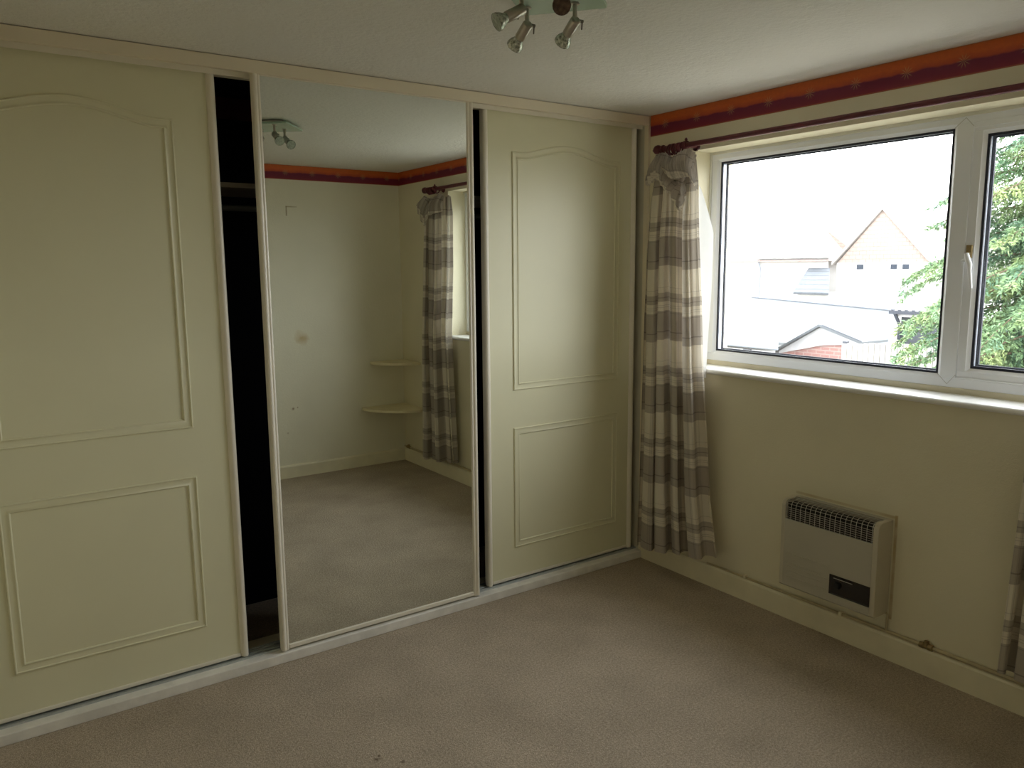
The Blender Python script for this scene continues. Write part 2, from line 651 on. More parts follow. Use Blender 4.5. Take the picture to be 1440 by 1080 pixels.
struct(mb.build('wall_front', M_dark), 'dark wall at the back of the wardrobe', 'wall')
# landing outside the doorway
mb = MB()
mb.box(XL-.1, XL, -4.3, YB-.12, 0, H)
mb.box(XL, -1.9, -4.3, -4.2, 0, H)
mb.box(-1.9, -1.8, -4.3, YB-.12, 0, H)
struct(mb.build('wall_landing', M_wall), 'cream walls of the landing behind the doorway', 'wall')

# border paper strips (printed wallpaper border, 1 mm proud)


def strip(name, p0, p1, nrm, label, z0=2.246, z1=2.3495, mat=None):
    p0, p1, nrm = Vector(p0), Vector(p1), Vector(nrm)
    L = (p1-p0).length
    mb = MB()
    a, b_ = p0+nrm*.0015, p1+nrm*.0015
    mb.add([(a.x, a.y, z0), (b_.x, b_.y, z0), (b_.x, b_.y, z1), (a.x, a.y, z1), (p0.x, p0.y, z0), (p1.x, p1.y, z0), (p1.x, p1.y, z1), (p0.x, p0.y, z1)],
           [(0, 1, 2, 3), (0, 4, 5, 1), (2, 6, 7, 3)])
    mb.uv = [(0, 0), (L, 0), (L, 1), (0, 1)]*2
    o = mb.build(name, mat or M_border)
    struct(o, label, 'wallpaper border')
    return o


strip('trim_1', (0, -.003, 0), (0, YB, 0), (-1, 0, 0), 'orange and crimson wallpaper border above the window')
strip('trim_2', (0, YB, 0), (DX1, YB, 0), (0, 1, 0), 'orange and crimson wallpaper border on the back wall, seen in the mirror')
strip('trim_3', (XL, YF, 0), (0, YF, 0), (0, -1, 0), 'wallpaper border inside the wardrobe, darkened to a shaded red', mat=M_border_shade)  # same border paper, drawn in a shaded red instead of the print
strip('trim_4', (XL, YB, 0), (XL, -.003, 0), (1, 0, 0), 'wallpaper border on the left side wall')


# baseboards
def base_profile(th, h):
    return [(0, 0), (th, 0), (th, h-.012), (th-.004, h-.003), (th-.010, h), (0, h)]


mb = MB()
mb.prism([(-x, z) for x, z in base_profile(.018, .108)], 1, YB, -.003)
struct(mb.build('baseboard_right', M_skirt), 'cream painted baseboard under the window wall', 'baseboard')
mb = MB()
mb.prism([(YB+x, z) for x, z in base_profile(.018, .10)], 0, DX1+.05, -.018)
struct(mb.build('baseboard_back', M_skirt), 'cream baseboard along the back wall, seen in the mirror', 'baseboard')
mb = MB()
mb.prism([(XL+x, z) for x, z in base_profile(.018, .10)], 1, YB+.001, -.003)
struct(mb.build('baseboard_left', M_skirt), 'cream baseboard along the left wall', 'baseboard')
# doorway lining of the landing door
mb = MB()
for xa, xb in ((DX0, DX0+.02), (DX1-.02, DX1)):
    mb.box(xa, xb, YB-.125, YB+.002, 0, 2.03)
mb.box(DX0, DX1, YB-.125, YB+.002, 2.01, 2.03)
struct(mb.build('trim_5', M_white), 'white lining of the doorway', 'door frame')

# ---------------------------------------------------------------- window
win = thing('window_1', (.14, -1.144, WZ0), 'white plastic window with a wide fixed pane and a narrow opening casement', 'window')
win['kind'] = 'structure'
FX0, FX1 = .14, .205
zb, zt = 1.118, WZ1
GY0, GY1, GZ0, GZ1 = -1.453, -.340, 1.166, 2.094      # fixed glass opening
SY0, SY1, SZ0, SZ1 = -1.960, -1.525, 1.160, 2.088      # sash outer
mb = MB()
mb.box(FX0, FX1, WY0, WY1, zb, GZ0-.012)
mb.box(FX0, FX1, WY0, WY1, GZ1+.012, zt)
mb.box(FX0, FX1, GY1+.012, WY1, GZ0-.012, GZ1+.012)
mb.box(FX0, FX1, WY0, SY0, GZ0-.012, GZ1+.012)
mb.box(FX0, FX1, SY1, GY0-.012, GZ0-.012, GZ1+.012)
mb.box(FX0, FX1, SY0, SY1, SZ1-.002, GZ1+.012)
mb.box(FX0, FX1, SY0, SY1, GZ0-.012, SZ0+.001)
mb.build('outer_frame', M_upvc, win, bevel=.002)


def ring(y0, y1, z0, z1, wdt, xa, xb, slope=0):
    """rectangular ring in the y-z plane, inner edge at y0..y1,z0..z1; front face sloping back to xa+slope at the inner edge"""
    o = [(y0-wdt, z0-wdt), (y1+wdt, z0-wdt), (y1+wdt, z1+wdt), (y0-wdt, z1+wdt)]
    i = [(y0, z0), (y1, z0), (y1, z1), (y0, z1)]
    vs = [(xa, *p) for p in o]+[(xa+slope, *p) for p in i]+[(xb, *p) for p in o]+[(xb, *p) for p in i]
    fs = []
    for k in range(4):
        j = (k+1) % 4
        fs += [(k, j, j+4, k+4), (k+8, k+12, j+12, j+8), (k, k+8, j+8, j), (k+4, j+4, j+12, k+12)]
    return vs, fs


mb = MB()
mb.add(*ring(GY0, GY1, GZ0, GZ1, .013, FX0+.001, FX0+.026, .010))
mb.build('glazing_bead', M_upvc, win)
mb = MB()
mb.add(*ring(GY0+.009, GY1-.009, GZ0+.009, GZ1-.009, .010, FX0+.012, FX0+.020))
mb.build('gasket', M_gask, win)
mb = MB()
mb.add(*ring(GY0+.006, GY1-.006, GZ0+.006, GZ1-.006, .012, FX0+.024, FX0+.044))
mb.build('spacer_bar', M_spacer, win)
mb = MB()
mb.add(*ring(GY0+.012, GY1-.012, GZ0+.012, GZ1-.012, .016, FX0+.048, FX0+.056))
mb.build('rear_gasket', M_gask, win)
for xx in (FX0+.021, FX0+.045):
    mb = MB()
    mb.box(xx, xx+.003, GY0-.008, GY1+.008, GZ0-.008, GZ1+.008)
    mb.build('glass_pane', M_glass, win)
# casement sash
sash = MB()
cy0, cy1, cz0, cz1 = SY0+.044, SY1-.044, SZ0+.036, SZ1-.028
vs, fs = ring(cy0-.012, cy1+.012, cz0-.012, cz1+.012, .030, FX0+.004, FX1-.005)
sash.box(FX0+.005, FX1, SY0, SY1, SZ0, cz0-.012)
sash.box(FX0+.005, FX1, SY0, SY1, cz1+.012, SZ1)
sash.box(FX0+.005, FX1, SY0, cy0-.012, cz0-.012, cz1+.012)
sash.box(FX0+.005, FX1, cy1+.012, SY1, cz0-.012, cz1+.012)
sash = sash.build('casement_sash', M_upvc, win, bevel=.0015)
mb = MB()
mb.add(*ring(cy0, cy1, cz0, cz1, .013, FX0+.006, FX0+.030, .010))
mb.build('glazing_bead', M_upvc, sash)
mb = MB()
mb.add(*ring(cy0+.010, cy1-.010, cz0+.010, cz1-.010, .011, FX0+.017, FX0+.025))
mb.build('gasket', M_gask, sash)
mb = MB()
mb.add(*ring(cy0+.004, cy1-.004, cz0+.004, cz1-.004, .010, FX0+.028, FX0+.046))
mb.build('spacer_bar', M_spacer, sash)
mb = MB()
mb.add(*ring(cy0+.014, cy1-.014, cz0+.014, cz1-.014, .018, FX0+.050, FX0+.058))
mb.build('rear_gasket', M_gask, sash)
for xx in (FX0+.025, FX0+.047):
    mb = MB()
    mb.box(xx, xx+.002, cy0-.008, cy1+.008, cz0-.008, cz1+.008)
    mb.build('glass_pane', M_glass, sash)
# cockspur handle
mb = MB()
mb.box(FX0-.004, FX0+.006, -1.551, -1.531, 1.612, 1.660)
mb.box(FX0-.014, FX0-.003, -1.548, -1.536, 1.618, 1.632)
mb.build('handle_plate', M_brass, sash, bevel=.001)
mb = MB()
mb.tube([(FX0-.018, -1.541, 1.628), (FX0-.024, -1.548, 1.610), (FX0-.026, -1.558, 1.588), (FX0-.024, -1.558, 1.568), (FX0-.022, -1.562, 1.535), (FX0-.020, -1.567, 1.500)],
        [.008, .010, .0095, .007, .006, .0045], 10)
mb.tube([(FX0-.016, -1.540, 1.606), (FX0-.016, -1.524, 1.600)], [.007, .006], 8)
mb.build('handle', M_upvc, sash, smooth=50)
# mitre seams of the mullion
mb = MB()


def seam(y0, z0, y1, z1):
    d = Vector((y1-y0, z1-z0)).normalized()*.0008
    mb.add([(FX0-.0006, y0-d.y, z0+d.x), (FX0-.0006, y1-d.y, z1+d.x), (FX0-.0006, y1+d.y, z1-d.x), (FX0-.0006, y0+d.y, z0-d.x),
            (FX0+.001, y0-d.y, z0+d.x), (FX0+.001, y1-d.y, z1+d.x), (FX0+.001, y1+d.y, z1-d.x), (FX0+.001, y0+d.y, z0-d.x)],
           [(0, 1, 2, 3), (0, 4, 5, 1), (2, 6, 7, 3)])


ym = (GY0-.012+SY1)/2
for yy in (SY1, GY0-.002):
    seam(ym, zt-.016, yy, GZ1-.002)
    seam(ym, zb+.012, yy, GZ0+.002)
mb.build('mitre_seam', M_seam, win)
mb = MB()
mb.box(.138, .20, WY0, WY1, 1.095, zb)
mb.build('packer_strip', M_pack, win)
# sill
mb = MB()
prof = [(.15, 1.095), (-.016, 1.095), (-.022, 1.092), (-.026, 1.085), (-.026, 1.080), (-.022, 1.074), (-.016, 1.071), (.15, 1.071)]
mb.prism(prof, 1, WY0-.02, WY1+.03)
o = mb.build('window_sill', M_sill, win, smooth=40)
# outside sill
mb = MB()
mb.prism([(.2, 1.11), (.36, 1.075), (.36, 1.05), (.2, 1.05)], 1, WY0-.03, WY1+.03)
mb.build('outer_sill', M_sill, win)
# soffit bead line
mb = MB()
mb.box(.128, .14, WY0, WY1, WZ1-.012, WZ1)
mb.box(.128, .14, WY1-.006, WY1, 1.095, WZ1-.012)
mb.build('sealant_bead', M_white, win)

# ---------------------------------------------------------------- fitted wardrobe
WD = thing('fitted_wardrobe', (-1.56, .05, 0), 'wall-wide cream wardrobe with two panelled sliding doors and a mirror door between them', 'wardrobe')
FZ = 2.302
mb = MB()
mb.box(XL, -.004, 0, .020, FZ, H-.003)
mb.build('fascia', M_fascia, WD, bevel=.0012)
mb = MB()
mb.box(XL, -.004, .020, .125, FZ+.012, FZ+.02)
mb.box(XL, -.004, .121, .124, FZ-.004, FZ+.012)
mb.box(XL, -.011, .045, .048, FZ-.013, FZ+.012)
mb.build('top_track', M_trim, WD)
mb = MB()
mb.box(XL, -.011, .131, .21, 0, .034)
mb.build('inner_sill', M_skirt, WD)
mb = MB()
mb.box(XL, -.004, 0, .130, 0, .040)
mb.build('plinth', M_plinth, WD, bevel=.003)
mb = MB()
mb.box(XL+.005, -.004, .046, .118, .040, .0425)
for yy in (.046, .058, .078, .097, .115):
    mb.box(XL+.005, -.004, yy, yy+.0025, .0425, .048)
mb.build('bottom_track', M_alu, WD)
mb = MB()
mb.box(-.010, -.0005, .024, .128, .041, FZ)
mb.build('side_board', M_jamb, WD)
mb = MB()
mb.box(-.017, -.0005, -.004, .024, .0405, FZ)
mb.build('side_post', M_fascia, WD, bevel=.001)
mb = MB()
mb.box(XL, -.011, .235, YF-.002, 1.912, 1.930)
mb.build('shelf', M_shelfw, WD)
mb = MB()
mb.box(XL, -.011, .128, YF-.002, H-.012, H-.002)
mb.build('shade_panel', M_dark, WD)  # dark sheet added to keep the wardrobe ceiling looking shaded
mb = MB()
mb.tube([(XL, .32, 1.838), (-.011, .32, 1.838)], .0125, 14)
mb.build('hanging_rail', M_rail, WD, smooth=40)


def arch_path(x0, x1, z0, z1, rise, n=28):
    pts = [(x0, z0), (x1, z0), (x1, z1)]
    if rise:
        L = x1-x0
        for k in range(1, n):
            s = k/n
            x = x1-L*s
            e = min(s, 1-s)
            if e < .10:
                h = 0
            else:
                q = (e-.10)/.40
                h = rise*(1-math.cos(PI*min(1, q)))/2
                h = rise*(.35*q+.65*(1-math.cos(PI*q))/2) if q < 1 else rise
                h = rise*math.sin(q*PI/2)**1.35
            pts.append((x, z1+h))
    pts.append((x0, z1))
    return pts


MP = [(0, 0), (.001, .0045), (.0035, .0065), (.006, .006), (.008, .0028), (.012, .0022), (.022, .0022), (.026, .003), (.0285, .0055), (.031, .006), (.0335, .0045), (.035, 0)]


def panel_door(x0, x1, mx0, mx1):
    yf = .066
    d = MB()
    d.box(x0+.004, x1-.004, yf, yf+.018, .056, FZ+.006)
    d = d.build('sliding_door', M_door, WD)
    for za, zb_, rise in ((1.003, 2.121, .048), (.213, .818, 0)):
        q = MB()
        q.sweep_loop(arch_path(mx0, mx1, za, zb_, rise), MP, yf)
        q.build('panel_moulding', M_door, d, smooth=35)
    for xa, s in ((x0, 1), (x1, -1)):
        q = MB()
        pr = [(0, .02), (0, -.004), (.004, -.011), (.012, -.014), (.020, -.012), (.026, -.006), (.030, 0), (.030, .02)]
        q.prism([(xa+s*a, yf+b_) for a, b_ in pr], 2, .050, FZ+.006)
        q.build('edge_stile', M_trim, d, smooth=50)
    q = MB()
    q.box(x0+.030, x1-.030, yf-.005, yf+.02, .052, .066)
    q.build('bottom_rail', M_trim, d, bevel=.002)
    return d


panel_door(-3.086, -2.143, -2.932, -2.294)
panel_door(-.984, -.036, -.822, -.146)
# mirror door
mx0, mx1 = -2.021, -1.064
yf = .020
md = MB()
md.box(mx0+.004, mx1-.004, yf+.004, yf+.020, .052, FZ+.004)
md = md.build('mirror_door', M_trim, WD)
md['label'] = 'sliding door faced with a tall mirror'
for xa, s in ((mx0, 1), (mx1, -1)):
    q = MB()
    pr = [(0, .02), (0, -.006), (.003, -.011), (.010, -.013), (.016, -.010), (.019, -.006), (.022, -.0075), (.028, -.006), (.031, 0), (.031, .004)]
    q.prism([(xa+s*a, yf+b_) for a, b_ in pr], 2, .047, FZ+.004)
    q.build('edge_stile', M_trim, md, smooth=50)
q = MB()
q.box(mx0+.031, mx1-.031, yf-.007, yf+.004, .050, .066)
q.build('bottom_rail', M_trim, md, bevel=.002)
q = MB()
q.box(mx0+.031, mx1-.031, yf-.003, yf+.004, FZ-.003, FZ+.004)
q.build('top_rail', M_trim, md)
q = MB()
q.box(mx0+.029, mx1-.029, yf, yf+.003, .062, FZ)
q.build('mirror', M_mirror, md)

# ---------------------------------------------------------------- heater
HT = thing('wall_heater', (0, -1.175, .195), 'beige wall heater with a wire grille along its top, below the window', 'heater')
hy0, hy1, hz0, hz1, hx = -1.397, -.953, .193, .583, -.105
casing = [(-.002, hz0), (hx+.006, hz0), (hx, hz0+.006), (hx, hz1-.086), (hx+.004, hz1-.088), (hx+.02, hz1-.09), (hx+.02, hz1-.02), (-.03, hz1-.02), (-.03, hz1), (-.002, hz1)]
mb = MB()
mb.prism(casing, 1, hy0+.022, hy1-.018)
solid = [(-.002, hz0), (hx+.006, hz0), (hx, hz0+.006), (hx, hz1-.024), (hx+.004, hz1-.012), (hx+.012, hz1-.004), (hx+.024, hz1), (-.002, hz1)]
body = mb.build('casing', M_heater, HT)
for a, b_ in ((hy0, hy0+.022), (hy1-.018, hy1)):
    q = MB()
    q.prism(solid, 1, a, b_)
    q.build('end_cheek', M_heater2, HT, bevel=.0015)
q = MB()
q.box(hx+.018, hx+.0205, hy0+.022, hy1-.018, hz1-.088, hz1-.015)
q.box(hx+.018, -.03, hy0+.022, hy1-.018, hz1-.0195, hz1-.018)
q.build('grille_recess', M_black, HT)
# grille: frame and fine slats joined, uprights separate
gpts = [(hx+.001, hz1-.085), (hx+.001, hz1-.030), (hx+.004, hz1-.016), (hx+.012, hz1-.006), (hx+.024, hz1-.002), (-.045, hz1-.001)]
gr = MB()
for a, r_ in ((0, .0016), (5, .0014)):
    gr.tube([(gpts[a][0], hy0+.022, gpts[a][1]), (gpts[a][0], hy1-.018, gpts[a][1])], r_, 6)
gr = gr.build('grille', M_chrome, HT)
q = MB()
zs = [(hx+.002, hz1-.085+.0088*k) for k in range(1, 7)]+[(hx+.005, hz1-.018), (hx+.013, hz1-.008), (hx+.024, hz1-.003), (hx+.036, hz1-.002), (hx+.048, hz1-.002)]
for xx, zz in zs:
    q.box(xx, xx+.002, hy0+.022, hy1-.018, zz-.001, zz+.001)
q.build('grille_slats', M_steel, gr, kind='stuff')
nv = 17
for k in range(nv+1):
    yy = hy0+.026+(hy1-hy0-.048)*k/nv
    q = MB()
    q.tube([(a, yy, b_) for a, b_ in gpts], .0014, 6)
    q.build('grille_bar', M_chrome, gr)
# control window
q = MB()
cy_, cY_, cz_, cZ_ = -1.376, -1.198, .234, .318
q.add(*ring(cy_+.006, cY_-.006, cz_+.006, cZ_-.006, .006, hx-.0035, hx+.001, .003))
cp = q.build('control_panel', M_ctrl, HT)
q = MB()
q.box(hx-.0008, hx+.001, cy_+.004, cY_-.004, cz_+.004, cZ_-.004)
q.build('panel_glass', M_ctrl, cp)
q = MB()
q.tube([(hx-.0008, -1.235, .278), (hx-.012, -1.235, .278)], [.016, .013], 16)
q.build('knob', M_black, cp, smooth=40)
q = MB()
q.box(hx-.0022, hx, -1.30, -1.216, .3045, .3065)
q.build('scale_line', M_chrome, cp)
for zz, ya in ((.345, -1.19), (.300, -1.16), (.285, -1.185), (.265, -1.185), (.240, -1.185)):
    q = MB()
    q.prism([(hx+.001, zz), (hx-.003, zz+.0012), (hx-.003, zz+.0035), (hx+.001, zz+.005)], 1, ya, hy1-.03)
    q.build('pressed_rib', M_heater, HT)

# ---------------------------------------------------------------- pipe along the baseboard
PP = thing('heating_pipe', (-.02, -1.6, .116), 'thin painted pipe running along the top of the baseboard below the window', 'pipe')
mb = MB()
mb.tube([(-.010, YB+.01, .118), (-.010, -1.57, .118)], .0075, 10)
mb.tube([(-.010, -1.57, .118), (-.010, -.95, .114), (-.008, -.46, .112)], [.0075, .0055, .004], 10)
mb.tube([(-.012, -1.402, .119), (-.012, -1.402, .190), (-.012, -1.380, .20)], .005, 8)
mb.build('pipe_run', M_pipe, PP, smooth=50)
for yy in (-1.565, -2.70):
    q = MB()
    q.tube([(-.012, yy-.026, .119), (-.012, yy-.024, .119), (-.012, yy-.008, .119), (-.012, yy-.006, .119), (-.012, yy+.010, .119), (-.012, yy+.012, .119), (-.012, yy+.026, .119)],
           [.009, .0125, .0125, .010, .010, .0125, .0115], 12)
    q.tube([(-.012, yy, .119), (-.012, yy, .140)], [.010, .0095], 10)
    q.build('pipe_fitting', M_brass, PP, smooth=40)
for yy in (-.70, -1.20, -2.1, -2.4):
    q = MB()
    q.box(-.021, -.0005, yy-.006, yy+.006, .109, .127)
    q.build('pipe_clip', M_skirt, PP, bevel=.001)

# ---------------------------------------------------------------- corner shelves


def corner_shelf(z, r, label):
    mb = MB()
    pts = [(-.001, YB+.001)]
    n = 20
    for k in range(n+1):
        a = PI/2*k/n
        pts.append((-.001-r*math.sin(a), YB+.001+r*math.cos(a)))
    poly = pts
    mb.prism(poly, 2, z-.02, z)
    o = mb.build('corner_shelf', M_shelf, bevel=.002)
    tag(o, label, 'shelf', 'corner shelves seen in the mirror')
    return o


corner_shelf(.848, .30, 'upper and smaller quarter-round cream shelf in the far corner, seen in the mirror')
corner_shelf(.482, .385, 'lower and larger quarter-round cream shelf in the far corner, seen in the mirror')

# ---------------------------------------------------------------- curtain pole
RX, RZ = -.075, 2.160
CP = thing('curtain_pole', (RX, -1.15, RZ), 'dark burgundy wooden curtain pole above the window', 'curtain pole')
mb = MB()
mb.tube([(RX, -.19, RZ), (RX, -2.16, RZ)], .0125, 16)
mb.build('pole', M_rod, CP, smooth=40)
for y0, s in ((-.175, 1), (-2.165, -1)):
    mb = MB()
    prof = [(-.02, .0125), (0, .0135), (.004, .019), (.010, .019), (.014, .012), (.022, .011), (.028, .018), (.040, .0235), (.052, .0225), (.062, .016), (.068, .009), (.074, .007), (.078, .001)]
    mb.tube([(RX, y0+s*a, RZ) for a, _ in prof], [b_ for _, b_ in prof], 18)
    mb.build('finial', M_rod, CP, smooth=35)
for yy in (-.315, -2.06):
    mb = MB()
    mb.tube([(-.002, yy, RZ), (-.008, yy, RZ), (-.010, yy, RZ), (RX+.02, yy, RZ)], [.024, .022, .011, .010], 14)
    mb.tube([(RX, yy-.007, RZ), (RX, yy+.007, RZ)], .021, 16)
    mb.tube([(RX, yy, RZ+.018), (RX, yy, RZ+.026), (RX, yy, RZ+.034)], [.004, .008, .003], 10)
    mb.build('bracket', M_rod, CP, smooth=35)


def ring_mesh(name, yy, parent, tilt):
    mb = MB()
    pts = []
    n = 20
    R = .0225
    for k in range(n):
        a = 2*PI*k/n
        pts.append(Vector((RX+R*math.cos(a), yy+tilt*R*math.sin(a), RZ-.009+R*math.sin(a))))
    m_ = 8
    vs, fs = [], []
    for k in range(n):
        c = Vector((RX, yy, RZ-.009))
        e = (pts[k]-c).normalized()
        g = Vector((0, 1, 0))
        for j in range(m_):
            a = 2*PI*j/m_
            vs.append(pts[k]+(e*math.cos(a)+g*math.sin(a))*.0048)
    for k in range(n):
        for j in range(m_):
            a, b_ = k*m_+j, k*m_+(j+1) % m_
            c2, d2 = ((k+1) % n)*m_+j, ((k+1) % n)*m_+(j+1) % m_
            fs.append((a, b_, d2, c2))
    mb.add(vs, fs)
    mb.tube([(RX, yy, RZ-.031), (RX, yy, RZ-.037)], [.003, .003], 6)
    return mb.build(name, M_rod, parent, smooth=60)


for ys in ([-.212, -.228, -.243, -.259, -.274, -.290], [-2.085, -2.10, -2.117, -2.133, -2.148, -2.035]):
    for yy in ys:
        ring_mesh('curtain_ring', yy, CP, random.uniform(-.35, .35))


# ---------------------------------------------------------------- curtains
def curtain(name, loc, label, levels, folds, seed, cloth_w, top_drop, mirror_y=False, u0=0.0, hem=(0, 0)):
    """levels: [(z, y_corner_side, y_window_side, x_mid, amplitude)] from top to bottom"""
    R = random.Random(seed)
    th = thing(name, loc, label, 'curtain', 'pair of plaid curtains')
    nu, nv_ = 150, 90
    zs = [l[0] for l in levels]
    ph = [R.uniform(0, 6.28) for _ in range(6)]

    def lev(z):
        for i in range(len(levels)-1):
            a, b_ = levels[i], levels[i+1]
            if a[0] >= z >= b_[0]:
                s = (a[0]-z)/(a[0]-b_[0])
                return [a[k]+(b_[k]-a[k])*s for k in range(1, 5)]
        return list(levels[-1][1:]) if z < levels[-1][0] else list(levels[0][1:])

    vs, uv, fs = [], [], []
    for j in range(nv_+1):
        v = j/nv_
        for i in range(nu+1):
            u = i/nu
            ztop = levels[0][0]-top_drop(u)
            zbot = levels[-1][0]+hem[0]*(1-u)+hem[1]*u
            z = ztop+(zbot-ztop)*v
            ya, yb, xm, am = lev(levels[0][0]+(levels[-1][0]-levels[0][0])*v)
            w_ = u+.030*math.sin(2*PI*u*1.7+ph[0])+.012*math.sin(2*PI*u*4.1+ph[1]+v*1.2)
            th_ = 2*PI*folds*w_+.35*math.sin(v*3+ph[2])
            s1 = math.sin(th_)
            sx = math.copysign(abs(s1)**.75, s1)
            edge = min(1, u/.04, (1-u)/.04)
            x = xm+am*sx*(.75+.25*math.sin(2*PI*u*2.3+ph[3]))*(.35+.65*edge)
            x += .010*math.sin(2*PI*folds*.5*w_+ph[4]+v*2)
            sp = (ya-yb)/folds
            y = ya+(yb-ya)*u+.20*sp*math.sin(2*th_+.4)*edge
            x = min(x, -.020)
            vs.append((x, y, z))
            uv.append((u0+u*cloth_w, z+.012*math.sin(u*9+ph[5])))
    W = nu+1
    for j in range(nv_):
        for i in range(nu):
            a = j*W+i
            fs.append((a, a+1, a+W+1, a+W))
    mb = MB()
    mb.add(vs, fs)
    mb.uv = uv
    d = mb.build('drape', M_plaid, th, smooth=80)
    return th


def grid_cloth(name, parent, fn, nu, nv_, mat, uvf):
    vs, uv, fs = [], [], []
    for j in range(nv_+1):
        for i in range(nu+1):
            vs.append(fn(i/nu, j/nv_))
            uv.append(uvf(i/nu, j/nv_))
    W = nu+1
    for j in range(nv_):
        for i in range(nu):
            a = j*W+i
            fs.append((a, a+1, a+W+1, a+W))
    mb = MB()
    mb.add(vs, fs)
    mb.uv = uv
    return mb.build(name, mat, parent, smooth=80)


def spline(pts, s):
    """Catmull-Rom through pts at s in 0..1"""
    n = len(pts)-1
    f = min(s*n, n-1e-6)
    i = int(f)
    q = f-i
    P = [Vector(pts[max(0, min(n, k))]) for k in (i-1, i, i+1, i+2)]
    return .5*((2*P[1])+(P[2]-P[0])*q+(2*P[0]-5*P[1]+4*P[2]-P[3])*q*q+(3*P[1]-P[0]-3*P[2]+P[3])*q**3)


def band(parent, top, bot, seed, ripple=.006, nf=9, u0=0, depth=.02):
    """heading band draped between two space curves"""
    R = random.Random(seed)
    p1, p2 = R.uniform(0, 6), R.uniform(0, 6)

    def fn(u, v):
        a, b_ = spline(top, u), spline(bot, u)
        p = a+(b_-a)*v
        rp = ripple*math.sin(2*PI*nf*u+p1+v*1.5)+.5*ripple*math.sin(2*PI*nf*1.7*u+p2)
        bulge = depth*math.sin(PI*v)
        return (p.x-bulge-rp, p.y+.4*rp, p.z)
    return grid_cloth('heading', parent, fn, 70, 14, M_plaid, lambda u, v: (u0+u*1.9, 1.60+v*.16+.02*math.sin(u*5)))


# left curtain (near the wardrobe)
def drop1(u):
    if u < .30:
        return .10*(1-u/.30)**.8+.012
    return .012+.012*abs(math.sin(u*22))


C1 = curtain('curtain', (-.08, -.29, .1), 'plaid curtain hanging between the wardrobe and the window', [
    (2.120, -.120, -.385, -.078, .016),
    (2.00, -.098, -.400, -.082, .030),
    (1.75, -.085, -.412, -.088, .042),
    (1.40, -.075, -.440, -.090, .046),
    (1.10, -.072, -.458, -.092, .047),
    (.75, -.068, -.492, -.095, .049),
    (.40, -.062, -.525, -.098, .052),
    (.100, -.052, -.575, -.100, .052)], 4.6, 3, 1.05, drop1, u0=.1, hem=(.0, .09))
band(C1, [(-.085, -.105, 2.075), (-.102, -.150, 2.122), (-.108, -.190, 2.134), (-.112, -.240, 2.05), (-.105, -.290, 1.985), (-.10, -.335, 1.955), (-.09, -.350, 2.02)],
     [(-.100, -.090, 1.990), (-.115, -.130, 2.000), (-.115, -.175, 2.010), (-.130, -.230, 1.965), (-.135, -.285, 1.925), (-.13, -.338, 1.850), (-.11, -.352, 1.93)], 5, .009, 12, .0, .020)
band(C1, [(-.108, -.205, 2.136), (-.112, -.230, 2.124), (-.114, -.270, 2.108), (-.112, -.320, 2.128), (-.104, -.370, 2.136), (-.085, -.392, 2.10)],
     [(-.110, -.215, 2.055), (-.125, -.255, 2.020), (-.135, -.300, 2.000), (-.130, -.345, 2.005), (-.115, -.390, 2.000), (-.10, -.405, 1.96)], 8, .009, 13, .3, .024)
# lining catching the daylight inside the window reveal


def lin1(u, v):
    z = 1.97-v*.92
    wd = .062*min(1, v/.24)**.75*(1-.62*max(0, v-.24)/.76)
    return (-.062+.036*u*min(1, v/.24), -.392-.022*v-u*wd+.003*math.sin(v*9), z)


grid_cloth('lining', C1, lin1, 10, 40, M_lining, lambda u, v: (u, v))


def drop2(u):
    return .012+.012*abs(math.sin(u*19))


C2 = curtain('curtain', (-.08, -2.08, .12), 'plaid curtain at the right-hand frame edge, also seen in the mirror', [
    (2.115, -2.200, -1.850, -.078, .018),
    (2.00, -2.240, -1.835, -.080, .030),
    (1.60, -2.262, -1.845, -.080, .034),
    (1.10, -2.285, -1.885, -.080, .040),
    (.80, -2.300, -1.880, -.076, .042),
    (.40, -2.318, -1.862, -.070, .044),
    (.11, -2.340, -1.850, -.066, .044)], 4.6, 9, 1.05, drop2, u0=.25, hem=(.0, .05))
band(C2, [(-.080, -2.230, 2.090), (-.090, -2.180, 2.120), (-.095, -2.11, 2.07), (-.092, -2.05, 2.095), (-.080, -1.97, 2.120), (-.075, -1.90, 2.09)],
     [(-.105, -2.290, 2.050), (-.125, -2.22, 1.985), (-.125, -2.14, 1.90), (-.12, -2.08, 1.965), (-.115, -2.00, 1.98), (-.095, -1.90, 1.99)], 12, .008, 9, .1, .02)

# ---------------------------------------------------------------- ceiling spotlight
LT = thing('ceiling_spotlight', (-1.545, -1.19, H), 'ceiling light with four nickel spot heads on a square green glass plate', 'ceiling light')
cx, cy = -1.545, -1.185


def rot_sq(half, z0, z1, mbk, rad=.02, ang=math.radians(40)):
    pts = []
    for q in range(4):
        for k in range(5):
            a = q*PI/2+PI/2*k/4
            ox = (half-rad)*(1 if q in (0, 3) else -1)+rad*math.cos(a)
            oy = (half-rad)*(1 if q in (0, 1) else -1)+rad*math.sin(a)
            pts.append((cx+ox*math.cos(ang)-oy*math.sin(ang), cy+ox*math.sin(ang)+oy*math.cos(ang)))
    mbk.prism(pts, 2, z0, z1)


mb = MB()
rot_sq(.092, 2.336, H-.001, mb)
mb.build('mount_box', M_steel, LT, bevel=.001)
mb = MB()
rot_sq(.124, 2.326, 2.336, mb, .010)
mb.build('glass_plate', M_plate, LT, bevel=.001)


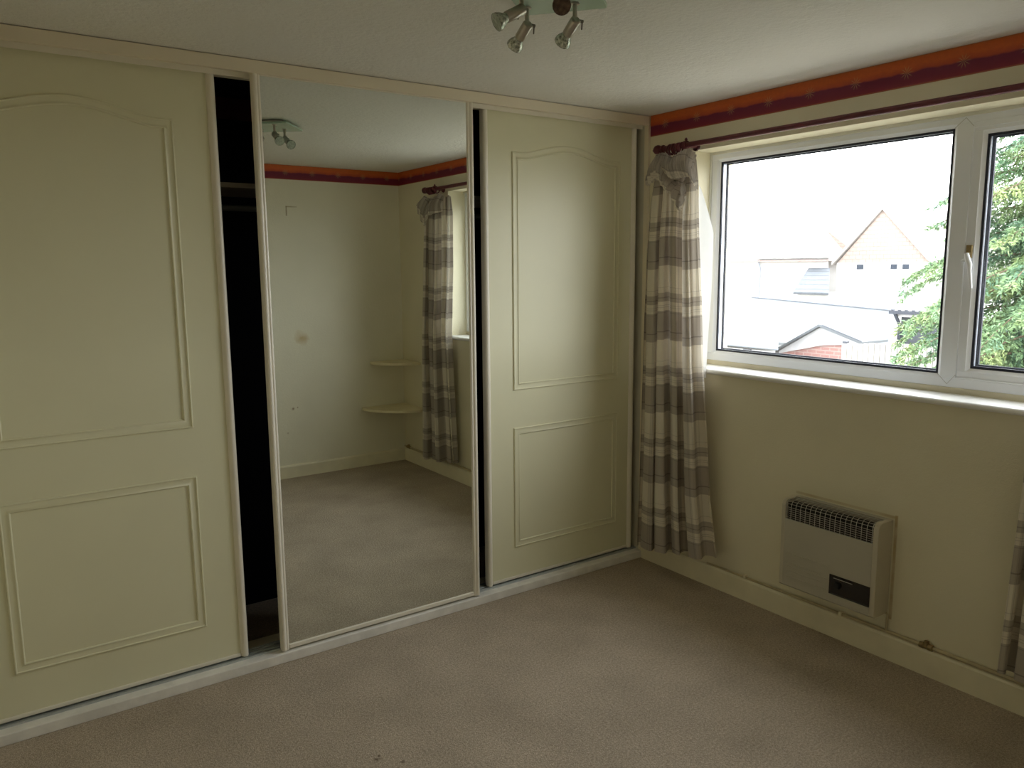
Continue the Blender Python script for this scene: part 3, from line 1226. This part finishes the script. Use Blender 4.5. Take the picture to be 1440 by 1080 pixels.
def spot(base, elbow, tip, face_mat):
    base, elbow, tip = Vector(base), Vector(elbow), Vector(tip)
    d = (tip-elbow).normalized()
    st = MB()
    st.tube([base+Vector((0, 0, .004)), base+Vector((0, 0, -.004)), base+Vector((0, 0, -.005)), elbow+Vector((0, 0, .0))], [.013, .013, .0065, .0065], 12)
    st = st.build('stem', M_steel, LT, smooth=35)
    L = (tip-elbow).length
    a = elbow-d*.010
    hd = MB()
    hd.tube([a, a+d*.003, a+d*.006, a+d*(L*.66), a+d*(L*.67)], [.010, .014, .0155, .0155, .0150], 20)
    hd = hd.build('spot_head', M_steel, LT, smooth=35)
    bl = MB()
    q = a+d*(L*.66)
    bl.tube([q, q+d*.008, q+d*.018, q+d*.028, q+d*.034], [.0135, .015, .021, .0245, .0245], 20, cap=False)
    bl.build('lamp_reflector', M_bulb, hd, smooth=60)
    fc = MB()
    fc.tube([q+d*.0315, q+d*.033], [.0238, .0238], 20)
    fc.build('lamp_face', face_mat, hd)
    # side wing screw
    e = d.cross(Vector((0, 0, 1))).normalized()
    ws = MB()
    ws.tube([a+d*.006+e*.010, a+d*.006+e*.024], [.005, .005], 8)
    ws.tube([a+d*.006+e*.022, a+d*.012+e*.024-Vector((0, 0, .018))], [.0022, .0018], 6)
    ws.build('wing_screw', M_dsteel, hd)


spot((-1.568, -1.078, 2.326), (-1.568, -1.078, 2.276), (-1.566, -1.008, 2.232), M_face)
spot((-1.478, -1.184, 2.326), (-1.478, -1.184, 2.276), (-1.469, -1.112, 2.234), M_face)
spot((-1.645, -1.158, 2.326), (-1.645, -1.158, 2.286), (-1.722, -1.138, 2.243), M_face)
spot((-1.575, -1.262, 2.326), (-1.575, -1.262, 2.280), (-1.640, -1.325, 2.255), M_darkface)

# ---------------------------------------------------------------- outside
mb = MB()
mb.box(.35, 160, -80, 150, -2.85, -2.70)
struct(mb.build('ground', M_ground), 'gardens below the window', 'ground')


def gable_prism(mbk, axis, a, b_, c0, c1, ze, zr):
    """gable roof solid: ridge along axis from a to b_, eaves at c0,c1"""
    cm = (c0+c1)/2
    if axis == 1:
        mbk.prism([(c0, ze), (c1, ze), (cm, zr)], 1, a, b_)
    else:
        mbk.prism([(c0, ze), (c1, ze), (cm, zr)], 0, a, b_)


# gabled house beyond (right)
h2 = thing('house', (42, 19, -2.7), 'distant house with an orange tile-hung gable, washed out beyond the window', 'house')
mb = MB()
mb.box(38, 46, 18.0, 23.3, -2.7, 1.72)
mb.box(40, 47, 8, 18.0, -2.7, 1.72)
mb.build('wall', M_render, h2)
mb = MB()
gable_prism(mb, 0, 38.02, 38.3, 18.1, 23.3, 1.72, 4.55)
mb.build('gable', M_brick_far, h2)
mb = MB()
rf = [(17.9, 1.60), (17.9, 1.78), (20.72, 4.72), (23.55, 1.78), (23.55, 1.60), (20.72, 4.54)]
mb.prism(rf, 0, 37.85, 46)
mb.build('roof', M_rooftile, h2)
mb = MB()
mb.prism([(39.7, 1.6), (47.3, 1.6), (43.5, 4.3)], 1, 8, 18)
mb.build('roof', M_rooftile, h2)
for ya, yb in ((19.7, 20.15), (19.05, 19.5), (21.6, 22.1)):
    mb = MB()
    mb.box(37.95, 38.05, ya, yb, 1.30, 1.66)
    wn = mb.build('window', M_barge, h2)
    mb = MB()
    mb.box(37.93, 37.96, ya+.05, yb-.05, 1.36, 1.62)
    mb.build('pane', M_farwin, wn)

# house with eaves gutter (left)
h1 = thing('house', (35, 22, -2.7), 'pale house with a long eaves gutter, left of the tile-hung gable', 'house')
mb = MB()
mb.prism([(32.3, 20.1), (33.8, 21.1), (33.8, 25.0), (32.3, 24.2)], 2, -2.7, 1.95)
mb.build('wall', M_render, h1)
mb = MB()
mb.add([(32.0, 19.8, 1.95), (32.0, 24.4, 1.95), (33.9, 25.3, 1.95), (33.9, 21.0, 1.95), (33.1, 21.5, 4.0), (33.1, 24.2, 4.0)],
       [(0, 1, 5, 4), (1, 2, 5), (2, 3, 4, 5), (3, 0, 4), (0, 3, 2, 1)])
mb.build('roof', M_render, h1)
mb = MB()
mb.box(31.88, 32.0, 19.85, 24.35, 1.99, 2.06)
mb.build('gutter', M_lgutter, h1)
mb = MB()
mb.box(31.95, 32.3, 19.95, 24.3, 1.80, 1.86)
mb.build('soffit', M_brick, h1)
mb = MB()
mb.tube([(32.1, 24.15, 1.9), (32.22, 24.1, 1.5), (32.22, 24.1, -2.5)], .045, 8)
mb.build('downpipe', M_lgutter, h1)
# slate lean-to
mb = MB()
P4 = [(32.28, 20.0, 1.46), (32.28, 21.2, 1.46), (29.0, 19.71, .37), (29.0, 17.85, .37)]
mb.add(P4+[(p[0], p[1], p[2]-.10) for p in P4], [(0, 1, 2, 3), (4, 7, 6, 5), (0, 4, 5, 1), (1, 5, 6, 2), (2, 6, 7, 3), (3, 7, 4, 0)])
mb.build('lean_to_roof', M_slate, h1)
mb = MB()
mb.box(29.2, 32.2, 18.0, 19.6, -2.7, .30)
mb.build('lean_to_wall', M_render, h1)

# neighbour gable on the far left
h0 = thing('house', (38, 30, -2.7), 'pale gabled house at the left edge of the view through the window', 'house')
mb = MB()
mb.box(34.4, 42, 25.5, 33.0, -2.7, 1.9)
mb.build('wall', M_render, h0)
mb = MB()
mb.prism([(24.9, 1.85), (33.3, 1.85), (29.1, 6.2)], 0, 34.2, 42)
mb.build('roof', M_brick_far, h0)
# small gable between
h3 = thing('house', (48, 29, -2.7), 'small distant gable between the two nearer houses', 'house')
mb = MB()
mb.box(45.2, 50, 26.2, 32, -2.7, 2.0)
mb.build('wall', M_render, h3)
mb = MB()
mb.prism([(25.9, 1.95), (32.2, 1.95), (29.0, 4.15)], 0, 45, 50)
mb.build('roof', M_brick_far, h3)

# long low outbuilding with a pale sheet roof
ob = thing('outbuilding', (20, 13, -2.7), 'long low building with a pale sheet roof below the houses', 'outbuilding')
mb = MB()
P4 = [(22.0, 16.56, .40), (20.2, 9.92, .21), (17.9, 8.65, -.64), (17.9, 16.8, -.95)]
mb.add(P4+[(p[0], p[1], p[2]-.10) for p in P4], [(0, 1, 2, 3), (4, 7, 6, 5), (0, 4, 5, 1), (1, 5, 6, 2), (2, 6, 7, 3), (3, 7, 4, 0)])
rfo = mb.build('roof', M_paleroof, ob)
mb = MB()
mb.tube([(21.98, 16.6, .43), (20.18, 9.90, .24)], .03, 6)
mb.build('ridge_flashing', M_lgutter, ob)
mb = MB()
mb.prism([(18.1, 9.0), (19.6, 9.75), (19.6, 16.4), (18.1, 16.4)], 2, -2.7, -1.1)
mb.build('wall', M_render, ob)

# grey extension
ex = thing('extension', (21, 7, -2.7), 'dark grey flat-roofed extension with a downpipe behind the conifer', 'extension')
mb = MB()
mb.box(19.1, 24, 3.5, 9.05, -2.7, .12)
mb.build('wall', M_grayext, ex)
mb = MB()
mb.box(18.9, 24.1, 3.4, 9.15, .19, .25)
mb.box(18.95, 19.1, 3.5, 9.2, .12, .19)
mb.build('flat_roof', M_barge, ex)
mb = MB()
mb.box(18.82, 18.90, 8.1, 9.28, .20, .30)
for k in range(6):
    mb.box(18.82, 18.90, 8.15+k*.2, 8.22+k*.2, .30, .33)
mb.build('gutter', M_gutter, ex)
mb = MB()
mb.tube([(18.86, 9.12, .22), (18.95, 9.06, .0), (19.0, 9.03, -.12), (19.0, 9.03, -2.6)], .05, 8)
mb.build('downpipe', M_gutter, ex)

# red brick garage
gg = thing('garage', (15, 8.3, -2.7), 'small red brick garage with a white gable just beyond the window', 'garage')
mb = MB()
mb.prism([(9.45, -2.7), (9.45, -.60), (8.2, -.30), (7.28, -.23), (7.28, -2.7)], 0, 14.08, 14.9)
mb.build('wall', M_brick, gg)
mb = MB()
mb.prism([(9.42, -.62), (9.42, -.56), (8.23, .14), (7.25, -.16), (7.25, -.24), (8.2, -.32)], 0, 14.04, 14.10)
mb.build('gable', M_barge, gg)
mb = MB()
mb.prism([(9.6, -.66), (9.6, -.60), (8.23, .19), (7.1, -.16), (7.1, -.22), (8.23, .13)], 0, 13.9, 15.0)
mb.build('roof', M_paleroof, gg)
mb = MB()
mb.tube([(13.92, 8.15, .17), (13.92, 7.12, -.15)], .018, 6)
mb.build('bargeboard_edge', M_gutter, gg)

# left low building
lb = thing('garage', (14.5, 10, -2.7), 'low pale-roofed garage at the lower left of the window view', 'garage')
mb = MB()
mb.prism([(11.45, 7.62), (13.7, 9.28), (13.7, 12), (11.45, 12)], 2, -2.7, -.26)
mb.build('wall', M_render, lb)
mb = MB()
P4 = [(11.3, 7.45, -.15), (11.3, 12.0, -.15), (13.78, 12.0, .42), (13.78, 9.22, .42)]
mb.add(P4+[(p[0], p[1], p[2]-.06) for p in P4], [(0, 1, 2, 3), (4, 7, 6, 5), (0, 4, 5, 1), (1, 5, 6, 2), (2, 6, 7, 3), (3, 7, 4, 0)])
mb.build('roof', M_paleroof, lb)
mb = MB()
mb.tube([(11.27, 7.43, -.17), (11.27, 12.0, -.16)], .027, 6)
mb.build('gutter', M_lgutter, lb)
mb = MB()
mb.box(11.38, 11.46, 8.25, 8.43, -.34, -.25)
mb.build('vent', M_gutter, lb)

# board fence
fn_ = thing('garden_fence', (12, 5.3, -2.7), 'pale board fence in front of the grey extension', 'fence')
nb = 26
for k in range(nb):
    s = k/(nb-1)
    yy = 6.35+(3.6-6.35)*s
    q = MB()
    hgt = -.02+.16*s+random.uniform(-.015, .015)
    q.box(12+.4*s, 12.03+.4*s, yy-.0535, yy+.0515, -2.7, hgt)
    q.build('board', M_fence, fn_)
q = MB()
q.add([(12.04, 6.4, -.35), (12.10, 6.4, -.35), (12.50, 3.6, -.30), (12.44, 3.6, -.30), (12.04, 6.4, -.25), (12.10, 6.4, -.25), (12.50, 3.6, -.20), (12.44, 3.6, -.20)],
      [(0, 1, 2, 3), (4, 7, 6, 5), (0, 4, 5, 1), (1, 5, 6, 2), (2, 6, 7, 3), (3, 7, 4, 0)])
q.build('rail', M_fence, fn_)
q = MB()
q.box(12.05, 12.15, 6.33, 6.43, -2.7, .02)
q.build('post', M_gutter, fn_)

# conifer
tree = thing('conifer_tree', (10.3, 1.5, -2.7), 'large green conifer with drooping boughs at the right of the window view', 'tree')
mb = MB()
mb.tube([(10.3, 1.5, -2.7), (10.32, 1.48, 0), (10.3, 1.51, 3), (10.3, 1.5, 6.8)], [.22, .19, .12, .02], 12)
mb.build('trunk', M_bark, tree, smooth=50)
bv = MB()
tris = []
nbough = 230
RT = random.Random(21)
for k in range(nbough):
    s = (k+.5)/nbough
    z0 = -2.0+8.3*s**1.05
    a = RT.uniform(0, 2*PI)
    Lb = (2.85*(1-max(0, z0+.2)/8.2)+.15)*RT.uniform(.78, 1.08)
    if z0 < 0:
        Lb *= .92
    a = k*2.399963+RT.uniform(-.3, .3)
    d = Vector((math.cos(a), math.sin(a), 0))
    base = Vector((10.3, 1.5, z0))
    pts = []
    for j in range(9):
        q = j/8
        pts.append(base+d*Lb*q+Vector((0, 0, .32*math.sin(q*PI*.62)*Lb*.5-.42*Lb*q*q*.8)))
    bv.tube(pts, [max(.005, .03*(1-j/9)) for j in range(9)], 5, cap=False)
    side = Vector((-d.y, d.x, 0))
    ntw = int(46*Lb/2.4)+8
    for w_ in range(ntw):
        q = .12+.88*(w_+RT.random())/ntw
        fi = q*8
        i0 = min(7, int(fi))
        p = pts[i0].lerp(pts[i0+1], fi-i0)
        sgn = 1 if w_ % 2 else -1
        tl_ = (.60*(1-q)+.16)*RT.uniform(.6, 1.15)*min(1, Lb/1.6)
        td = (side*sgn*RT.uniform(.6, 1)+d*RT.uniform(.35, .8)+Vector((0, 0, RT.uniform(-.55, .05)))).normalized()
        nl = int(30*tl_/.4)+8
        tt = np.sqrt(rng.random(nl)) if False else rng.random(nl)
        droop = np.stack([np.zeros(nl), np.zeros(nl), -.28*tl_*tt*tt], 1)
        c = np.array(p)+np.outer(tt*tl_, np.array(td))+droop+rng.normal(0, .022, (nl, 3))
        ld = np.array(td)+rng.normal(0, .55, (nl, 3))+np.array([0, 0, -.25])
        ld /= np.linalg.norm(ld, axis=1)[:, None]
        wd = np.cross(ld, rng.normal(0, 1, (nl, 3)))
        wd /= np.linalg.norm(wd, axis=1)[:, None]
        ll = rng.uniform(.045, .10, nl)[:, None]
        ww = rng.uniform(.009, .018, nl)[:, None]
        tris.append(np.stack([c-wd*ww, c+wd*ww, c+ld*ll], 1))
bv.build('boughs', M_bark, tree, kind='stuff')
T = np.concatenate(tris).reshape(-1, 3)-np.array(tree.location)
me = bpy.data.meshes.new('foliage')
nT = len(T)//3
me.vertices.add(len(T))
me.vertices.foreach_set('co', T.astype(np.float32).ravel())
me.loops.add(len(T))
me.loops.foreach_set('vertex_index', np.arange(len(T), dtype=np.int32))
me.polygons.add(nT)
me.polygons.foreach_set('loop_start', np.arange(0, len(T), 3, dtype=np.int32))
me.update()
me.validate()
me.materials.append(M_leaf)
fo = bpy.data.objects.new('foliage', me)
col.objects.link(fo)
fo.parent = tree
fo['kind'] = 'stuff'
print('leaf tris', nT)
